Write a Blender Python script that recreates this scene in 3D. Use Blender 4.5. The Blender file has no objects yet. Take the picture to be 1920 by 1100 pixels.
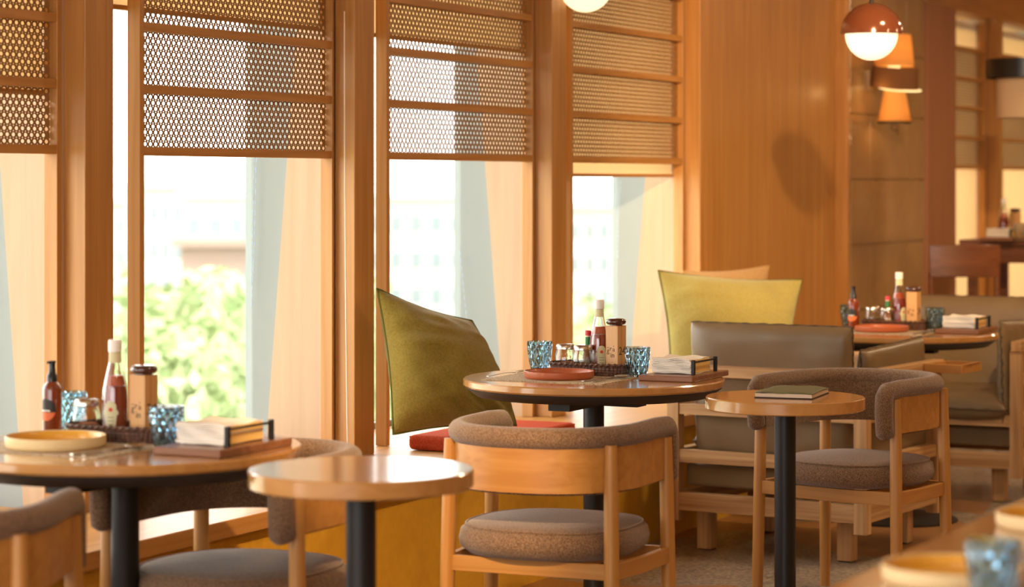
import bpy, bmesh, math, random
from mathutils import Vector, Matrix, noise
random.seed(7)
PI = math.pi
C = bpy.context.scene.collection
SC = bpy.context.scene

# ---------------------------------------------------------------- camera
F = 4533.0                      # 85 mm on a 36 mm sensor, in pixels of a 1920 wide frame
YAW = math.radians(26.3)        # the camera looks this far left of the window wall's direction (+Y)
CAMZ = 1.35
HOR = 340.0
cam_d = bpy.data.cameras.new('camera')
cam = bpy.data.objects.new('camera', cam_d); C.objects.link(cam)
cam.location = (0, 0, CAMZ); cam.rotation_euler = (PI/2, 0, YAW)
cam_d.lens = 85.0; cam_d.sensor_width = 36.0; cam_d.shift_y = -(550-HOR)/1920.0
cam_d.clip_start = 0.05; cam_d.clip_end = 500
cam_d.dof.use_dof = True; cam_d.dof.focus_distance = 7.2; cam_d.dof.aperture_fstop = 3.0
SC.camera = cam
CA, SA = math.cos(YAW), math.sin(YAW)
def W(lat, D, z=0.0):
    return Vector((lat*CA - D*SA, lat*SA + D*CA, z))
def P(px, D, z=0.0):
    return W((px-960.0)/F*D, D, z)
def onz(px, py, z):             # the point of the level plane z seen at a pixel
    D = F*(CAMZ-z)/(py-HOR)
    return P(px, D, z)
def D_of(x, y): return -x*SA + y*CA

# ---------------------------------------------------------------- world, sun, exposure
SC.view_settings.view_transform = 'Standard'
SC.view_settings.look = 'None'
SC.view_settings.gamma = 1.0
SC.view_settings.use_curve_mapping = False
SC.view_settings.exposure = 0.1
wd = bpy.data.worlds.new('sky'); SC.world = wd; wd.use_nodes = True
bg = wd.node_tree.nodes['Background']
bg.inputs['Color'].default_value = (1.0, 0.985, 0.96, 1)
bg.inputs['Strength'].default_value = 5.6
sun_d = bpy.data.lights.new('sun', 'SUN'); sun = bpy.data.objects.new('sun', sun_d); C.objects.link(sun)
sun_d.energy = 5.0; sun_d.angle = math.radians(2); sun_d.color = (1, .95, .85)
sun.rotation_euler = Vector((-0.75, 0.25, -0.9)).to_track_quat('-Z', 'Y').to_euler()

def lamp(kind, name, loc, energy, color=(1,.72,.42), aim=None, size=.3, spot=None, blend=.25):
    d = bpy.data.lights.new(name, kind); d.energy = energy; d.color = color
    if kind == 'AREA': d.shape = 'DISK'; d.size = size
    else: d.shadow_soft_size = size
    if kind == 'SPOT': d.spot_size = math.radians(spot); d.spot_blend = blend
    o = bpy.data.objects.new(name, d); C.objects.link(o); o.location = loc
    if aim is not None: o.rotation_euler = (Vector(aim)-Vector(loc)).to_track_quat('-Z', 'Y').to_euler()
    return o
# unseen fill lamps added to brighten the room (their ceiling rings are built below)
FILL_POS = [(-1.7, 1.5), (-1.7, 5.0), (-1.7, 8.5), (-1.7, 12.0), (1.2, 1.5), (1.2, 5.0), (1.2, 8.5), (1.2, 12.0), (-1.7, 15.5)]
for (x, y) in FILL_POS:
    lamp('AREA', 'fill_lamp', (x, y, 2.83), 10 if y < 8 else 32, (1, .76, .46), (x, y, 0), .34)
SPOTS = [((-1.27, 5.69, 2.80), (-4.0, 11.3, 1.15), 900, 30), ((-1.3, 2.0, 2.80), (-3.5, 6.35, 0.02), 900, 15)]
for (p, q, e, s) in SPOTS:
    lamp('SPOT', 'track_spot_glow', p, e, (1, .68, .36), q, .05, s, .6)

# ---------------------------------------------------------------- materials
MATS = {}
def mat(name, col, rough=.5, metal=0, spec=.5, trans=0, ior=1.45, emit=None, es=0, coat=0, bump=None, var=None, sheen=0):
    """bump=(scale, strength, distance) noise bump; var=(colour2, scale xyz, contrast) noise colour change"""
    m = bpy.data.materials.new(name); m.use_nodes = True
    nt = m.node_tree; b = nt.nodes['Principled BSDF']
    b.inputs['Base Color'].default_value = (*col, 1)
    b.inputs['Roughness'].default_value = rough; b.inputs['Metallic'].default_value = metal
    b.inputs['Specular IOR Level'].default_value = spec
    b.inputs['Transmission Weight'].default_value = trans; b.inputs['IOR'].default_value = ior
    b.inputs['Coat Weight'].default_value = coat; b.inputs['Coat Roughness'].default_value = .12
    b.inputs['Sheen Weight'].default_value = sheen
    if emit: b.inputs['Emission Color'].default_value = (*emit, 1); b.inputs['Emission Strength'].default_value = es
    tc = nt.nodes.new('ShaderNodeTexCoord')
    if var:
        mp = nt.nodes.new('ShaderNodeMapping'); mp.inputs['Scale'].default_value = var[1]
        nt.links.new(tc.outputs['Object'], mp.inputs['Vector'])
        n = nt.nodes.new('ShaderNodeTexNoise'); n.inputs['Scale'].default_value = 1; n.inputs['Detail'].default_value = 5
        n.inputs['Distortion'].default_value = var[3] if len(var) > 3 else 0
        nt.links.new(mp.outputs[0], n.inputs['Vector'])
        r = nt.nodes.new('ShaderNodeValToRGB')
        w = var[2]; r.color_ramp.elements[0].position = .5-w; r.color_ramp.elements[1].position = .5+w
        r.color_ramp.elements[0].color = (*col, 1); r.color_ramp.elements[1].color = (*var[0], 1)
        nt.links.new(n.outputs['Fac'], r.inputs[0]); nt.links.new(r.outputs[0], b.inputs['Base Color'])
    if bump:
        n2 = nt.nodes.new('ShaderNodeTexNoise'); n2.inputs['Scale'].default_value = bump[0]; n2.inputs['Detail'].default_value = 3
        nt.links.new(tc.outputs['Object'], n2.inputs['Vector'])
        bp = nt.nodes.new('ShaderNodeBump'); bp.inputs['Strength'].default_value = bump[1]; bp.inputs['Distance'].default_value = bump[2]
        nt.links.new(n2.outputs['Fac'], bp.inputs['Height']); nt.links.new(bp.outputs[0], b.inputs['Normal'])
    MATS[name] = m
    return m
def wood(name, c1, c2, axis='z', rough=.45, coat=.05, s=28.0):
    sc = {'z': (s, s, 1.2), 'y': (s, 1.2, s), 'x': (1.2, s, s)}[axis]
    return mat(name, c1, rough=rough, coat=coat, var=(c2, sc, .15, .9), bump=(60, .05, .002))
WD1, WD2 = (.53, .255, .072), (.42, .185, .042)
wood_z = wood('warm_wood_vertical', WD1, WD2, 'z'); wood_y = wood('warm_wood_along', WD1, WD2, 'y'); wood_x = wood('warm_wood_across', WD1, WD2, 'x')
chair_z = wood('beech_vertical', (.50, .235, .060), (.40, .17, .036), 'z', .38); chair_x = wood('beech_across', (.50, .235, .060), (.40, .17, .036), 'x', .38); chair_y = wood('beech_along', (.50, .235, .060), (.40, .17, .036), 'y', .38)
ash_z = wood('ash_vertical', (.58, .34, .15), (.36, .175, .065), 'z', .5, 0); ash_x = wood('ash_across', (.58, .34, .15), (.36, .175, .065), 'x', .5, 0, 40); ash_y = wood('ash_along', (.58, .34, .15), (.36, .175, .065), 'y', .5, 0, 40)
top_w = wood('table_top_wood', (.52, .25, .075), (.45, .20, .05), 'x', .24, .9)
dark_w = wood('dark_wood', (.20, .065, .022), (.13, .04, .014), 'x', .4, .3)
board_w = wood('walnut_board', (.30, .125, .055), (.17, .065, .028), 'x', .4, .2)
box_w = wood('pepper_mill_wood', (.66, .36, .14), (.50, .24, .08), 'z', .45, .1, 60)
plaster = mat('cream_ceiling', (.72, .58, .42), .8)
mustard = mat('mustard_stucco', (.64, .34, .022), .75, var=((.54, .27, .013), (26, 26, 26), .3), bump=(140, .25, .003))
blackm = mat('black_metal', (.02, .018, .017), .42, .4)
under_b = mat('black_edge', (.035, .028, .024), .5)
tweed = mat('brown_tweed', (.28, .165, .095), .95, spec=.1, var=((.115, .062, .034), (300, 300, 300), .13), bump=(420, .6, .002), sheen=.25)
leather = mat('olive_brown_leather', (.205, .135, .070), .36, spec=.5, var=((.165, .105, .052), (7, 7, 7), .3), bump=(260, .12, .001))
leather_d = mat('leather_seam', (.10, .058, .026), .5)
green_f = mat('olive_green_linen', (.26, .185, .034), .95, spec=.1, var=((.175, .12, .018), (160, 160, 160), .25), bump=(240, .5, .002), sheen=.2)
green_l = mat('lime_green_linen', (.47, .40, .13), .95, spec=.1, var=((.38, .31, .085), (160, 160, 30), .25), bump=(240, .5, .002), sheen=.2)
green_s = mat('dark_green_seam', (.10, .11, .015), .9)
tan_f = mat('tan_linen', (.50, .30, .13), .95, var=((.40, .23, .09), (120, 120, 40), .3))
red_f = mat('coral_red_fabric', (.50, .075, .028), .95, spec=.1, var=((.34, .045, .018), (180, 180, 180), .15), bump=(260, .5, .002))
terra = mat('terracotta_glaze', (.44, .105, .035), .42, coat=.2)
yellow_in = mat('mustard_glaze', (.78, .40, .045), .3, coat=.3)
cream_c = mat('cream_stoneware', (.78, .58, .30), .45)
mat_w = mat('woven_placemat', (.66, .50, .32), .85, bump=(500, .6, .002), var=((.26, .18, .11), (420, 130, 420), .08))
steel = mat('steel', (.62, .55, .47), .25, 1)
glassblue = mat('blue_glass', (.48, .69, .84), .04, trans=1, ior=1.45)
clear_g = mat('clear_glass', (.95, .96, .95), .03, trans=1, ior=1.45)
ketch = mat('ketchup', (.34, .022, .010), .22, coat=.4)
ketch_s = mat('ketchup_smear', (.62, .10, .03), .3)
white_p = mat('white_plastic', (.85, .80, .74), .35)
label_c = mat('cream_label', (.66, .60, .36), .6)
label_g = mat('label_rim_green', (.20, .24, .09), .6)
label_r = mat('label_tomato_red', (.60, .06, .03), .6)
wicker = mat('dark_wicker', (.13, .048, .020), .5, var=((.055, .020, .010), (90, 90, 40), .2))
napkin_m = mat('napkin_paper', (.86, .78, .68), .9, spec=.1)
napkin_e = mat('kraft_napkin', (.86, .56, .20), .9, spec=.1)
mill_top = mat('dark_lacquer_cap', (.06, .016, .010), .12, coat=1)
ink = mat('dark_ink', (.05, .022, .012), .6)
amber = mat('amber_plastic', (.22, .035, .008), .12, coat=.6, trans=.25)
blackp = mat('black_plastic', (.012, .011, .011), .28)
label_b = mat('black_label', (.025, .02, .018), .5); label_o = mat('orange_label', (.72, .15, .04), .5)
chili = mat('chilli_flakes', (.40, .06, .02), .8, var=((.65, .25, .06), (300, 300, 300), .1)); herbs = mat('dried_herbs', (.55, .42, .16), .9, var=((.35, .22, .06), (300, 300, 300), .1))
tab_red = mat('red_cap', (.62, .03, .05), .4); tab_green = mat('green_wrap', (.03, .16, .05), .45); tab_lab = mat('pale_sauce_label', (.82, .66, .45), .6)
menu_g = mat('olive_cover', (.13, .12, .045), .6); menu_p = mat('page_edges', (.60, .46, .34), .8); menu_b = mat('dark_cover', (.035, .015, .010), .5)
cane_m = mat('rattan_cane', (.34, .175, .06), .6)
fin_g = mat('grey_green_paint', (.285, .31, .305), .7)
reveal_w = wood('pale_reveal_wood', (.50, .335, .205), (.46, .30, .175), 'z', .5, .1, 22)
blind_m = bpy.data.materials.new('cream_blind_fabric'); blind_m.use_nodes = True
nt = blind_m.node_tree; nt.nodes.clear(); o_ = nt.nodes.new('ShaderNodeOutputMaterial'); mx = nt.nodes.new('ShaderNodeMixShader'); mx.inputs[0].default_value = .6
d_ = nt.nodes.new('ShaderNodeBsdfDiffuse'); d_.inputs[0].default_value = (.84, .66, .44, 1); t_ = nt.nodes.new('ShaderNodeBsdfTranslucent'); t_.inputs[0].default_value = (.84, .66, .44, 1)
nt.links.new(d_.outputs[0], mx.inputs[1]); nt.links.new(t_.outputs[0], mx.inputs[2]); nt.links.new(mx.outputs[0], o_.inputs[0])
pane_m = bpy.data.materials.new('window_glass'); pane_m.use_nodes = True
nt = pane_m.node_tree; nt.nodes.clear(); o_ = nt.nodes.new('ShaderNodeOutputMaterial'); mx = nt.nodes.new('ShaderNodeMixShader'); lw = nt.nodes.new('ShaderNodeLayerWeight'); lw.inputs['Blend'].default_value = .5; fr = nt.nodes.new('ShaderNodeMath'); fr.operation = 'POWER'; fr.inputs[1].default_value = 5.0; nt.links.new(lw.outputs['Facing'], fr.inputs[0])
g_ = nt.nodes.new('ShaderNodeBsdfGlossy'); g_.inputs['Roughness'].default_value = .02; t_ = nt.nodes.new('ShaderNodeBsdfTransparent'); t_.inputs[0].default_value = (.97, .985, .97, 1)
nt.links.new(fr.outputs[0], mx.inputs[0]); nt.links.new(t_.outputs[0], mx.inputs[1]); nt.links.new(g_.outputs[0], mx.inputs[2]); nt.links.new(mx.outputs[0], o_.inputs[0])
def shade_mat(name, col, tr):
    m = bpy.data.materials.new(name); m.use_nodes = True; nt = m.node_tree; nt.nodes.clear()
    o_ = nt.nodes.new('ShaderNodeOutputMaterial'); mx = nt.nodes.new('ShaderNodeMixShader'); mx.inputs[0].default_value = tr
    d_ = nt.nodes.new('ShaderNodeBsdfDiffuse'); t_ = nt.nodes.new('ShaderNodeBsdfTranslucent'); d_.inputs[0].default_value = (*col, 1); t_.inputs[0].default_value = (*col, 1)
    nt.links.new(d_.outputs[0], mx.inputs[1]); nt.links.new(t_.outputs[0], mx.inputs[2]); nt.links.new(mx.outputs[0], o_.inputs[0]); return m
shade_o = shade_mat('amber_linen_shade', (.74, .46, .17), .4); shade_c = shade_mat('cream_linen_shade', (.74, .56, .36), .3); shade_b = shade_mat('brown_linen_shade', (.22, .10, .045), .12)
glow = mat('opal_globe', (.9, .85, .7), .3, emit=(1, .84, .52), es=1.15)
bulb = mat('warm_bulb', (.9, .8, .6), .3, emit=(1, .80, .36), es=1.1)
dome_m = mat('copper_brown_enamel', (.20, .055, .022), .14, coat=.8, metal=.2)
lens_m = mat('lamp_lens', (.9, .8, .6), .3, emit=(1, .8, .5), es=4)
wirem = mat('cord_black', (.02, .015, .012), .6)
chainm = mat('white_beads', (.80, .74, .62), .4)
bluec = mat('pale_blue_cord', (.42, .58, .85), .5)
tile_m = mat('bronze_tile', (.42, .26, .13), .24, coat=.4, var=((.30, .165, .065), (3.2, 3.2, 2.0), .3), bump=(9, .5, .02))
leaf1 = mat('leaf_green', (.20, .28, .10), .7, var=((.36, .42, .22), (1.3, 1.3, 1.3), .2)); leaf2 = mat('leaf_light_green', (.22, .30, .12), .7, var=((.40, .45, .25), (1.5, 1.5, 1.5), .2))
bark = mat('bark', (.14, .09, .06), .9)
b_wall = mat('pale_render', (.38, .37, .355), .9); b_win = mat('building_glass', (.16, .19, .21), .3); b_brown = mat('brown_roof', (.24, .17, .14), .8)
ground_m = mat('pale_ground', (.40, .42, .30), .95)

# floor: pebbled terrazzo with large straight edged wood coloured fields
fm = bpy.data.materials.new('pebble_floor'); fm.use_nodes = True; nt = fm.node_tree; b = nt.nodes['Principled BSDF']
tc = nt.nodes.new('ShaderNodeTexCoord')
v = nt.nodes.new('ShaderNodeTexVoronoi'); v.inputs['Scale'].default_value = 95
r = nt.nodes.new('ShaderNodeValToRGB'); r.color_ramp.elements[0].color = (.15, .11, .075, 1); r.color_ramp.elements[1].color = (.38, .29, .20, 1)
r.color_ramp.elements[0].position = .2; r.color_ramp.elements[1].position = .8
nt.links.new(tc.outputs['Object'], v.inputs['Vector']); nt.links.new(v.outputs['Color'], r.inputs[0])
v2 = nt.nodes.new('ShaderNodeTexVoronoi'); v2.inputs['Scale'].default_value = 1.15; v2.inputs['Randomness'].default_value = .9
nt.links.new(tc.outputs['Object'], v2.inputs['Vector'])
sp = nt.nodes.new('ShaderNodeSeparateColor'); nt.links.new(v2.outputs['Color'], sp.inputs[0])
mt = nt.nodes.new('ShaderNodeMath'); mt.operation = 'GREATER_THAN'; mt.inputs[1].default_value = .56; nt.links.new(sp.outputs[0], mt.inputs[0])
mixc = nt.nodes.new('ShaderNodeMix'); mixc.data_type = 'RGBA'; mixc.inputs['B'].default_value = (.30, .13, .04, 1)
nt.links.new(mt.outputs[0], mixc.inputs['Factor']); nt.links.new(r.outputs[0], mixc.inputs['A']); nt.links.new(mixc.outputs['Result'], b.inputs['Base Color'])
b.inputs['Roughness'].default_value = .38
bp = nt.nodes.new('ShaderNodeBump'); bp.inputs['Strength'].default_value = .15; bp.inputs['Distance'].default_value = .002
nt.links.new(v.outputs['Distance'], bp.inputs['Height']); nt.links.new(bp.outputs[0], b.inputs['Normal'])

# ---------------------------------------------------------------- mesh helpers
class M:
    def __init__(s): s.bm = bmesh.new()
    def box(s, x0, x1, y0, y1, z0, z1, rz=0, c=None):
        vs = [s.bm.verts.new((x, y, z)) for x in (x0, x1) for y in (y0, y1) for z in (z0, z1)]
        if rz:
            cc = Vector(c or ((x0+x1)/2, (y0+y1)/2, 0)); R = Matrix.Rotation(rz, 3, 'Z')
            for q in vs: q.co = R @ (q.co-Vector((cc.x, cc.y, 0))) + Vector((cc.x, cc.y, 0))
        for f in ((0,1,3,2),(4,6,7,5),(0,4,5,1),(2,3,7,6),(0,2,6,4),(1,5,7,3)): s.bm.faces.new([vs[i] for i in f])
        return s
    def prism(s, poly, axis, a, b):
        """polygon in the two other axes, extruded along axis from a to b"""
        def mk(p, t): return {'x': (t, p[0], p[1]), 'y': (p[0], t, p[1]), 'z': (p[0], p[1], t)}[axis]
        A = [s.bm.verts.new(mk(p, a)) for p in poly]; B = [s.bm.verts.new(mk(p, b)) for p in poly]
        s.bm.faces.new(A); s.bm.faces.new(B[::-1]); n = len(poly)
        for i in range(n): s.bm.faces.new((A[i], B[i], B[(i+1) % n], A[(i+1) % n]))
        return s
    def lathe(s, prof, seg=32, c=(0, 0, 0), fn=None, close=False):
        rings = []
        for (r_, z) in prof:
            ring = []
            for k in range(seg):
                a = 2*PI*k/seg; rr = r_*(fn(a, z) if fn else 1)
                ring.append(s.bm.verts.new((c[0]+rr*math.cos(a), c[1]+rr*math.sin(a), c[2]+z)))
            rings.append(ring)
        for i in range(len(rings)-1):
            for k in range(seg): s.bm.faces.new((rings[i][k], rings[i][(k+1) % seg], rings[i+1][(k+1) % seg], rings[i+1][k]))
        if close:
            for k in range(seg): s.bm.faces.new((rings[-1][k], rings[-1][(k+1) % seg], rings[0][(k+1) % seg], rings[0][k]))
        else:
            if prof[0][0] > 1e-5: s.bm.faces.new(rings[0][::-1])
            if prof[-1][0] > 1e-5: s.bm.faces.new(rings[-1])
        return s
    def sweep(s, pts, sect, up=Vector((0, 0, 1)), closed=False, scales=None):
        """section (list of (side, up) pairs) moved along a path"""
        pts = [Vector(p) for p in pts]; n = len(pts); rings = []
        for i, p in enumerate(pts):
            if closed: t = pts[(i+1) % n]-pts[i-1]
            else: t = pts[min(i+1, n-1)]-pts[max(i-1, 0)]
            t.normalize(); side = t.cross(up)
            if side.length < 1e-4: side = t.cross(Vector((1, 0, 0)))
            side.normalize(); u = side.cross(t).normalized(); k = scales[i] if scales else 1
            rings.append([s.bm.verts.new(p+side*a*k+u*b_*k) for a, b_ in sect])
        m_ = len(sect)
        for i in range(n if closed else n-1):
            A, B = rings[i], rings[(i+1) % n]
            for k in range(m_): s.bm.faces.new((A[k], A[(k+1) % m_], B[(k+1) % m_], B[k]))
        if not closed: s.bm.faces.new(rings[0]); s.bm.faces.new(rings[-1][::-1])
        return s
    def tube(s, pts, r_, seg=10, closed=False, scales=None):
        return s.sweep(pts, [(r_*math.cos(2*PI*k/seg), r_*math.sin(2*PI*k/seg)) for k in range(seg)], closed=closed, scales=scales)
    def cyl(s, p0, p1, r0, r1=None, seg=16):
        r1 = r0 if r1 is None else r1
        return s.tube([p0, p1], 1, seg, scales=[r0, r1]) if True else s
    def done(s, name, m, parent=None, smooth=None, bevel=0, seg=2):
        bmesh.ops.remove_doubles(s.bm, verts=s.bm.verts[:], dist=1e-6)
        bmesh.ops.recalc_face_normals(s.bm, faces=s.bm.faces[:])
        me = bpy.data.meshes.new(name); s.bm.to_mesh(me); s.bm.free()
        me.materials.append(m)
        if smooth is not None:
            for p in me.polygons: p.use_smooth = True
            if smooth < 180: me.set_sharp_from_angle(angle=math.radians(smooth))
        o = bpy.data.objects.new(name, me); C.objects.link(o)
        if parent is not None: o.parent = parent
        if bevel:
            bv = o.modifiers.new('bevel', 'BEVEL'); bv.width = bevel; bv.segments = seg; bv.limit_method = 'ANGLE'
        return o
def thing(name, label, cat, loc=(0, 0, 0), rz=0, group=None):
    o = bpy.data.objects.new(name, None); C.objects.link(o); o.location = loc; o.rotation_euler = (0, 0, rz)
    o.empty_display_size = .05
    return tag(o, label, cat, group)
def tag(o, label, cat, group=None):
    o['label'] = label; o['category'] = cat
    if group: o['group'] = group
    return o
def struct(o): o['kind'] = 'structure'; return o
def copy_tree(o, parent=None):
    c = o.copy(); C.objects.link(c)
    if parent is not None: c.parent = parent
    for ch in list(o.children): copy_tree(ch, c)
    return c
def rects(w, h): return [(-w/2, -h/2), (w/2, -h/2), (w/2, h/2), (-w/2, h/2)]

# ---------------------------------------------------------------- room shell
XG, XC, XF = -4.33, -3.95, -4.02       # glass, room face of the pilasters, room face of the screens
YF, YB, XR, ZC = 17.6, -2.2, 3.4, 2.86
HEAD = 2.36
struct(M().box(-4.5, XR, YB, YF, -.1, 0).done('floor', fm))
struct(M().box(-4.5, XR, YB, YF, ZC, ZC+.1).done('ceiling', plaster))
struct(M().box(XR, XR+.1, YB, YF, 0, ZC).done('wall_right', wood_z))
struct(M().box(-4.5, XR, YF, YF+.1, 0, ZC).done('wall_far', wood_z))
struct(M().box(.8, XR, YB-.1, YB, 0, ZC).box(-4.45, .8, YB-.1, YB, 0, .43).box(-4.45, .8, YB-.1, YB, 2.5, ZC).done('wall_near', wood_z))
struct(M().box(-4.45, -4.33, YB, YF, 0, .43).done('wall_left', plaster))
struct(M().box(-4.45, -3.97, YB, YF, HEAD, ZC).done('wall_left_head', wood_y))
# pilasters between the windows: corner y, slant of the pale reveal (x at sill, x at head)
COLS = [(2.35, 0), (3.88, 1), (5.376, 0), (6.836, 1), (8.337, 0), (9.85, 1)]
def pilaster(y, kind, n, w=.13):
    t = struct(M().box(-4.11, XC, y, y+w, .45, HEAD).done('trim_%d' % n, wood_z, bevel=.003))
    zb, zt = .45, HEAD
    (xb, xt) = (-4.285, -4.13) if kind else (-4.165, -4.30)
    xb, xt = (-4.285, -4.12) if kind else (-4.15, -4.31)
    M().prism([(-4.02, zb), (xb, zb), (xt-(.0), zt), (-4.02, zt)], 'y', y-.012, y-.001).done('reveal_panel', reveal_w, t)
    M().box(-4.37, -4.111, y, y+w, .45, HEAD).done('grey_fin', fin_g, t)
    return t
for i, (y, k) in enumerate(COLS): pilaster(y, 1-k if False else k, i+1)
pilaster(14.80, 0, 7)
pilaster(16.25, 1, 8)
# solid wall between the fourth and fifth windows
struct(M().box(-4.36, -3.99, 9.98, 10.10, .43, HEAD).done('trim_9', wood_z))
struct(M().box(-4.36, -4.01, 10.10, 11.86, 0, ZC-.01).done('wall_left_panel', wood_z))
struct(M().box(-4.1, -3.945, 11.86, 11.90, 0, ZC-.01).done('trim_10', wood_z, bevel=.004))
struct(M().box(-4.45, -3.97, 11.90, 13.23, 0, ZC-.01).done('wall_left_core', plaster))
tw = M(); tz = [0, .34, .68, 1.02, 1.36, 1.70, 2.04, 2.38, 2.72, ZC-.02]
for i in range(len(tz)-1):
    ys = [11.905, 12.55, 13.225] if i % 2 else [11.905, 12.24, 12.88, 13.225]
    for j in range(len(ys)-1): tw.box(-3.97, -3.945, ys[j]+.0015, ys[j+1]-.0015, tz[i]+.0015, tz[i+1]-.0015)
struct(tw.done('wall_left_tiles', tile_m, bevel=.003))
jw = mat('rosy_jamb_wood', (.40, .17, .085), .5, var=((.33, .13, .06), (25, 25, 1.2), .25, .5))
struct(M().box(-4.45, -3.93, 13.23, 13.80, 0, HEAD).done('trim_11', jw))

# windows: one pane with its frame per bay
BAYS = [(2.48, 3.88), (4.01, 5.376), (5.506, 6.836), (6.966, 8.337), (8.467, 9.85), (13.80, 14.80), (14.93, 16.25)]
for i, (a, b_) in enumerate(BAYS):
    w = M().box(-4.36, -4.33, a-.03, b_+.03, .45, .475).box(-4.36, -4.33, a-.03, b_+.03, HEAD-.02, HEAD).done('window_%d' % (i+1), fin_g); struct(w)
    M().box(-4.347, -4.341, a-.02, b_+.02, .475, HEAD-.02).done('pane', pane_m, w)
struct(M().box(-4.45, -4.34, 10.0, 13.9, .43, .45).done('trim_12', wood_y))

# rattan screens
Z0, ZS = 1.437, .179
def cane_mesh(L, H, name):
    """woven cane: staggered oval holes in a thin sheet in the y-z plane"""
    bm = bmesh.new(); pw, ph = .0262, .0168
    nx = max(1, round(L/pw)); nz = max(1, round(H/ph)); pw = L/nx; ph = H/nz
    K = 10; th = .0016
    for side in (0, 1):
        x = -th*side
        for j in range(nz):
            off = .5 if j % 2 else 0
            for i in range(nx):
                y0 = i*pw; z0 = j*ph
                # cell split into two half cells so that odd rows are offset by half a hole
                cy = y0+pw*(.5 if not off else 0); cells = [(y0, y0+pw, cy)] if not off else None
                if off:
                    cells = [(y0-pw*.5 if i else y0, y0+pw*.5, y0)]
                    if i == 0: continue
                    cells = [(y0-pw*.5, y0+pw*.5, y0)]
                for (ya, yb, cy) in cells:
                    cz = z0+ph/2; inn = []; out = []
                    for k in range(K):
                        a = 2*PI*k/K+.314; ca, sa = math.cos(a), math.sin(a)
                        inn.append(bm.verts.new((x, cy+ca*pw*.31, cz+sa*ph*.34)))
                        q = 1/max(abs(ca), abs(sa)); out.append(bm.verts.new((x, cy+ca*q*pw/2, cz+sa*q*ph/2)))
                    for k in range(K): bm.faces.new((inn[k], out[k], out[(k+1) % K], inn[(k+1) % K]))
            if off:
                for ya, yb in ((0, pw/2), (L-pw/2, L)):
                    bm.faces.new([bm.verts.new(p) for p in ((x, ya, j*ph), (x, yb, j*ph), (x, yb, (j+1)*ph), (x, ya, (j+1)*ph))])
    me = bpy.data.meshes.new(name); bm.to_mesh(me); bm.free(); me.materials.append(cane_m); return me
def screen(a, b_, label, inner=True):
    """frame from y=a to y=b_, four caned rows above the clear opening"""
    t = thing('rattan_screen', label, 'screen', (-4.045, a, .45), 0, 'wood framed rattan screens in the window bays')
    L = b_-a; H = HEAD-.45
    x0, x1 = -.020, .025
    M().box(x0, x1, 0, .021, .001, H-.002).done('stile', wood_z, t, bevel=.002)
    M().box(x0, x1, L-.021, L, .001, H-.002).done('stile', wood_z, t, bevel=.002)
    for k in range(5):
        z = Z0-.45+ZS*k
        M().box(-.012, .024, .0212, L-.0212, z-.0125, z+.0125).done('rail', wood_y, t, bevel=.0015)
    key = round(L, 2)
    if key not in CANE: CANE[key] = cane_mesh(L-.044, ZS-.025, 'cane_panel')
    for k in range(4):
        o = bpy.data.objects.new('cane_panel', CANE[key]); C.objects.link(o); o.parent = t
        o.location = (-.0, .022, Z0-.45+ZS*k+.0125)
    return t
CANE = {}
screen(4.23, 5.365, 'rattan screen at the far left edge of the view, only its right end showing')
screen(5.732, 6.832, 'rattan screen of the wide window behind the left table, greenery below it')
screen(7.175, 8.332, 'rattan screen of the window behind the olive green cushion')
screen(8.66, 9.845, 'rattan screen of the window behind the ketchup on the middle table')
screen(13.86, 14.79, 'rattan screen right of the tiled column, in the background')
screen(15.10, 16.24, 'rattan screen at the right edge of the view, behind the far black lamp')
screen(2.75, 3.87, 'rattan screen of the window nearest the camera, out of frame to the left')

# roller blinds
def blind(i, zb, label):
    a, b_ = BAYS[i]; a += .004; b_ -= .016
    t = thing('roller_blind', label, 'blind', (-4.083, a, zb), 0, 'cream roller blinds in the window bays')
    L = b_-a; H = 2.28-zb
    M().box(-.0008, .0008, 0, L, .012, H).done('blind_fabric', blind_m, t)
    M().box(-.009, .009, 0, L, 0, .014).done('bottom_bar', wood_y, t, bevel=.003)
    M().cyl((-.016, 0, H+.022), (-.016, L, H+.022), .024).done('roller_tube', white_p, t, smooth=40)
    return t
blind(1, 1.585, 'cream roller blind behind the rattan screen at the left edge')
b2 = blind(2, 1.842, 'cream roller blind high behind the rattan screen above the left table')
b3 = blind(3, 1.842, 'cream roller blind high behind the rattan screen above the green cushion')
blind(4, 1.368, 'cream roller blind hanging lower than its rattan screen, behind the middle table')
blind(5, .50, 'cream roller blind lowered to the sill, right of the tiled column')
blind(6, .50, 'cream roller blind lowered to the sill at the right edge of the view')
# bead chain beside the second pilaster
pts = [(-3.965, 6.795+.02*(k/40)**2, 1.9-k*.0355) for k in range(41)]
cm = M()
cm.tube(pts, .0022, 6)
for k in range(0, 200):
    z = 1.9-k*.0071; cm.lathe([(0, -.003), (.003, 0), (0, .003)], 5, (-3.965, 6.795+.02*(k/200)**2, z))
tag(cm.done('blind_chain', chainm), 'white beaded pull chain hanging beside the wooden pilaster left of the green cushion', 'chain')
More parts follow.
